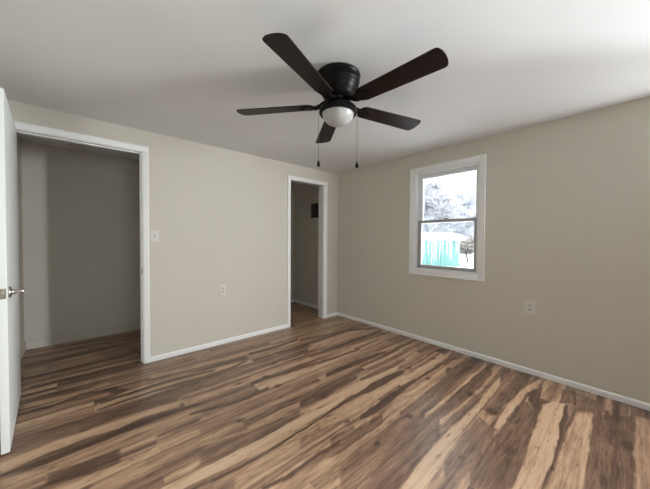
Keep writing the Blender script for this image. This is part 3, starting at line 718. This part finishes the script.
# local x runs left along the visible wall, local y points away from the house
sgn = -1
box(bm, (0, 0, 0), (SW, sgn*SD, SH))
fin('shed_wall', bm, M['teal'], shed)
x = 0.02
rs = random.Random(8)
while x < SW:
    bm = bmesh.new(); box(bm, (x, 0.0, 0.0), (x+0.035, 0.03, SH)); x += 0.30
    fin('batten', bm, M['teal'], shed)
for k in range(15):                              # wind packed snow stuck down the boards, and icicles
    x = 0.12 + k*0.2 + rs.uniform(-0.06, 0.06); zt_ = SH; 
    zz = zt_; pts = []; rad = []
    L_ = rs.uniform(0.7, 1.6); bm = bmesh.new()
    for q in range(7):
        pts.append((x+rs.uniform(-0.03, 0.03), 0.03, zt_-L_*q/6)); rad.append(max(0.008, rs.uniform(0.03, 0.065)*(1-q/7)))
    tube(bm, pts, rad, 7)
    fin('icicle', bm, M['snow'], shed, smooth=60)
bm = bmesh.new()
prof = [(-0.30, 0.0), (-0.34, 0.10), (-0.28, 0.24), (-0.05, 0.36), (0.4, 0.44), (1.2, 0.50), (SW*0.6, 0.52), (SW+0.2, 0.50), (SW+0.3, 0.2), (SW+0.3, 0.0)]
prism(bm, prof, SD+0.5, Matrix(((1, 0, 0, 0), (0, 0, sgn, 0.25), (0, 1, 0, SH-0.02), (0, 0, 0, 1))))
bmesh.ops.bevel(bm, geom=[e for e in bm.edges if abs(e.verts[0].co.y-e.verts[1].co.y) < 1e-4], offset=0.08, segments=3, affect='EDGES')
fin('snow_cap', bm, M['snow'], shed, smooth=60)

# trees: recursive branches, with snow lying on them
def seg_mesh(name, segs, m, parent, n=4, lift=0.0, scale=1.0):
    A = np.array([s[0] for s in segs]); B = np.array([s[1] for s in segs])
    ra_ = np.array([s[2] for s in segs])*scale; rb_ = np.array([s[3] for s in segs])*scale
    d = B-A; d /= np.linalg.norm(d, axis=1)[:, None]+1e-9
    ref = np.where(np.abs(d[:, 2:3]) < 0.8, np.array([[0, 0, 1.0]]), np.array([[1.0, 0, 0]]))
    o1 = np.cross(d, ref); o1 /= np.linalg.norm(o1, axis=1)[:, None]; o2 = np.cross(d, o1)
    V = []
    for P_, r_ in ((A, ra_), (B, rb_)):
        for k in range(n):
            t = 2*PI*k/n; q = P_ + r_[:, None]*(math.cos(t)*o1+math.sin(t)*o2); q[:, 2] += lift*(0.6*r_+0.006); V.append(q)
    V = np.stack(V, 1).reshape(-1, 3)
    base = np.arange(len(segs))[:, None]*2*n
    F_ = np.concatenate([np.stack([base[:, 0]+k, base[:, 0]+(k+1) % n, base[:, 0]+n+(k+1) % n, base[:, 0]+n+k], 1) for k in range(n)] + [np.stack([base[:, 0]+n+k for k in range(4)], 1)])
    me = bpy.data.meshes.new(name)
    me.vertices.add(len(V)); me.vertices.foreach_set('co', V.ravel())
    me.loops.add(F_.size); me.loops.foreach_set('vertex_index', F_.ravel())
    me.polygons.add(len(F_)); me.polygons.foreach_set('loop_start', np.arange(0, F_.size, 4)); me.polygons.foreach_set('loop_total', np.full(len(F_), 4))
    me.update(); me.validate()
    return link(name, me, m, parent)
def tree(name, loc, height, seed, label, cat, bark, group=None, levels=6, spread=0.5, r0_=None, snow_from=0, kids=2, droop=0.0, minr=0.006, snow=0.95):
    rs = random.Random(seed); segs = []
    def grow(p, d, ln, r, lv):
        n = 3; q = p
        for k in range(n):
            d2 = (d + Vector((rs.gauss(0, 0.13), rs.gauss(0, 0.13), rs.gauss(0.03, 0.08)-droop*(levels-lv)*0.05))).normalized()
            e = q + d2*ln/n; r2 = max(minr, r*(1-0.25*(k+1)/n))
            segs.append((q, e, max(minr, r*(1-0.25*k/n)), r2)); q = e; d = d2
            if lv > 0 and (k > 0 or lv < levels):
                for c in range(kids):
                    if rs.random() < 0.88:
                        ax = Vector((rs.gauss(0, 1), rs.gauss(0, 1), rs.gauss(0, 0.4))).normalized()
                        nd = (d*(1-spread) + ax*spread*1.1 + Vector((0, 0, 0.12))).normalized()
                        grow(q, nd, ln*rs.uniform(0.55, 0.78), r2*0.55, lv-1)
    R = r0_ or height*0.02
    grow(Vector((0, 0, -0.1)), Vector((0, 0, 1)), height*0.36, R, levels)
    root = empty(name, loc, rs.uniform(0, 6)); tag(root, label, cat, {'tree': 'snowy trees beyond the shed', 'bush': 'brush around the shed'}[name])
    seg_mesh('branches', segs, bark, root, 4)
    tag(seg_mesh('snow', [s for s in segs if abs((s[1]-s[0]).normalized().z) < 0.93], M['snow'], root, 4, 0.7, snow), kind='stuff')
    return root
def at(px, d):
    k = (px-325)/F_PX
    p = Vector((CAM.x, CAM.y)) + d*(Vector((fw.x, fw.y)).normalized() + k*rr)
    return (p.x, p.y, GZ-0.05)
tree('tree', at(430, 27), 9.5, 4, 'nearest bare snow-covered tree, rising behind the middle of teal shed', 'tree', M['bark'], levels=6, minr=0.010)
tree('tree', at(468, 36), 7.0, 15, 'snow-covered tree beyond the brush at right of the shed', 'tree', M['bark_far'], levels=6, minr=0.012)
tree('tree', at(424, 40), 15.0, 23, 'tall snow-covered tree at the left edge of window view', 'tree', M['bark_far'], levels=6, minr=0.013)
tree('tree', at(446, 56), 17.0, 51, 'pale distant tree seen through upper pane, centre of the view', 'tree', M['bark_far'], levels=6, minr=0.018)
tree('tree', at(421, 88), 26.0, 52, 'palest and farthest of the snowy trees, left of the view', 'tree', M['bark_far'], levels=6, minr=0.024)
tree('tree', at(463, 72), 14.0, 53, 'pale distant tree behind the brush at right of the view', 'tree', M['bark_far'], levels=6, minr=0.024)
tree('bush', at(468, 20.5), 3.4, 33, 'dry brown bush with snow at right end of teal shed', 'bush', M['brush'], levels=6, spread=0.62, minr=0.008, snow=0.6)
tree('bush', at(475, 26), 3.3, 37, 'snowy brown bush at the right edge of the window view', 'bush', M['brush'], levels=5, spread=0.62, minr=0.008, snow=0.6)
tree('bush', at(452, 32), 3.6, 41, 'snowy brush thicket showing just above shed roof', 'bush', M['brush'], levels=5, spread=0.62, minr=0.009, snow=0.6)
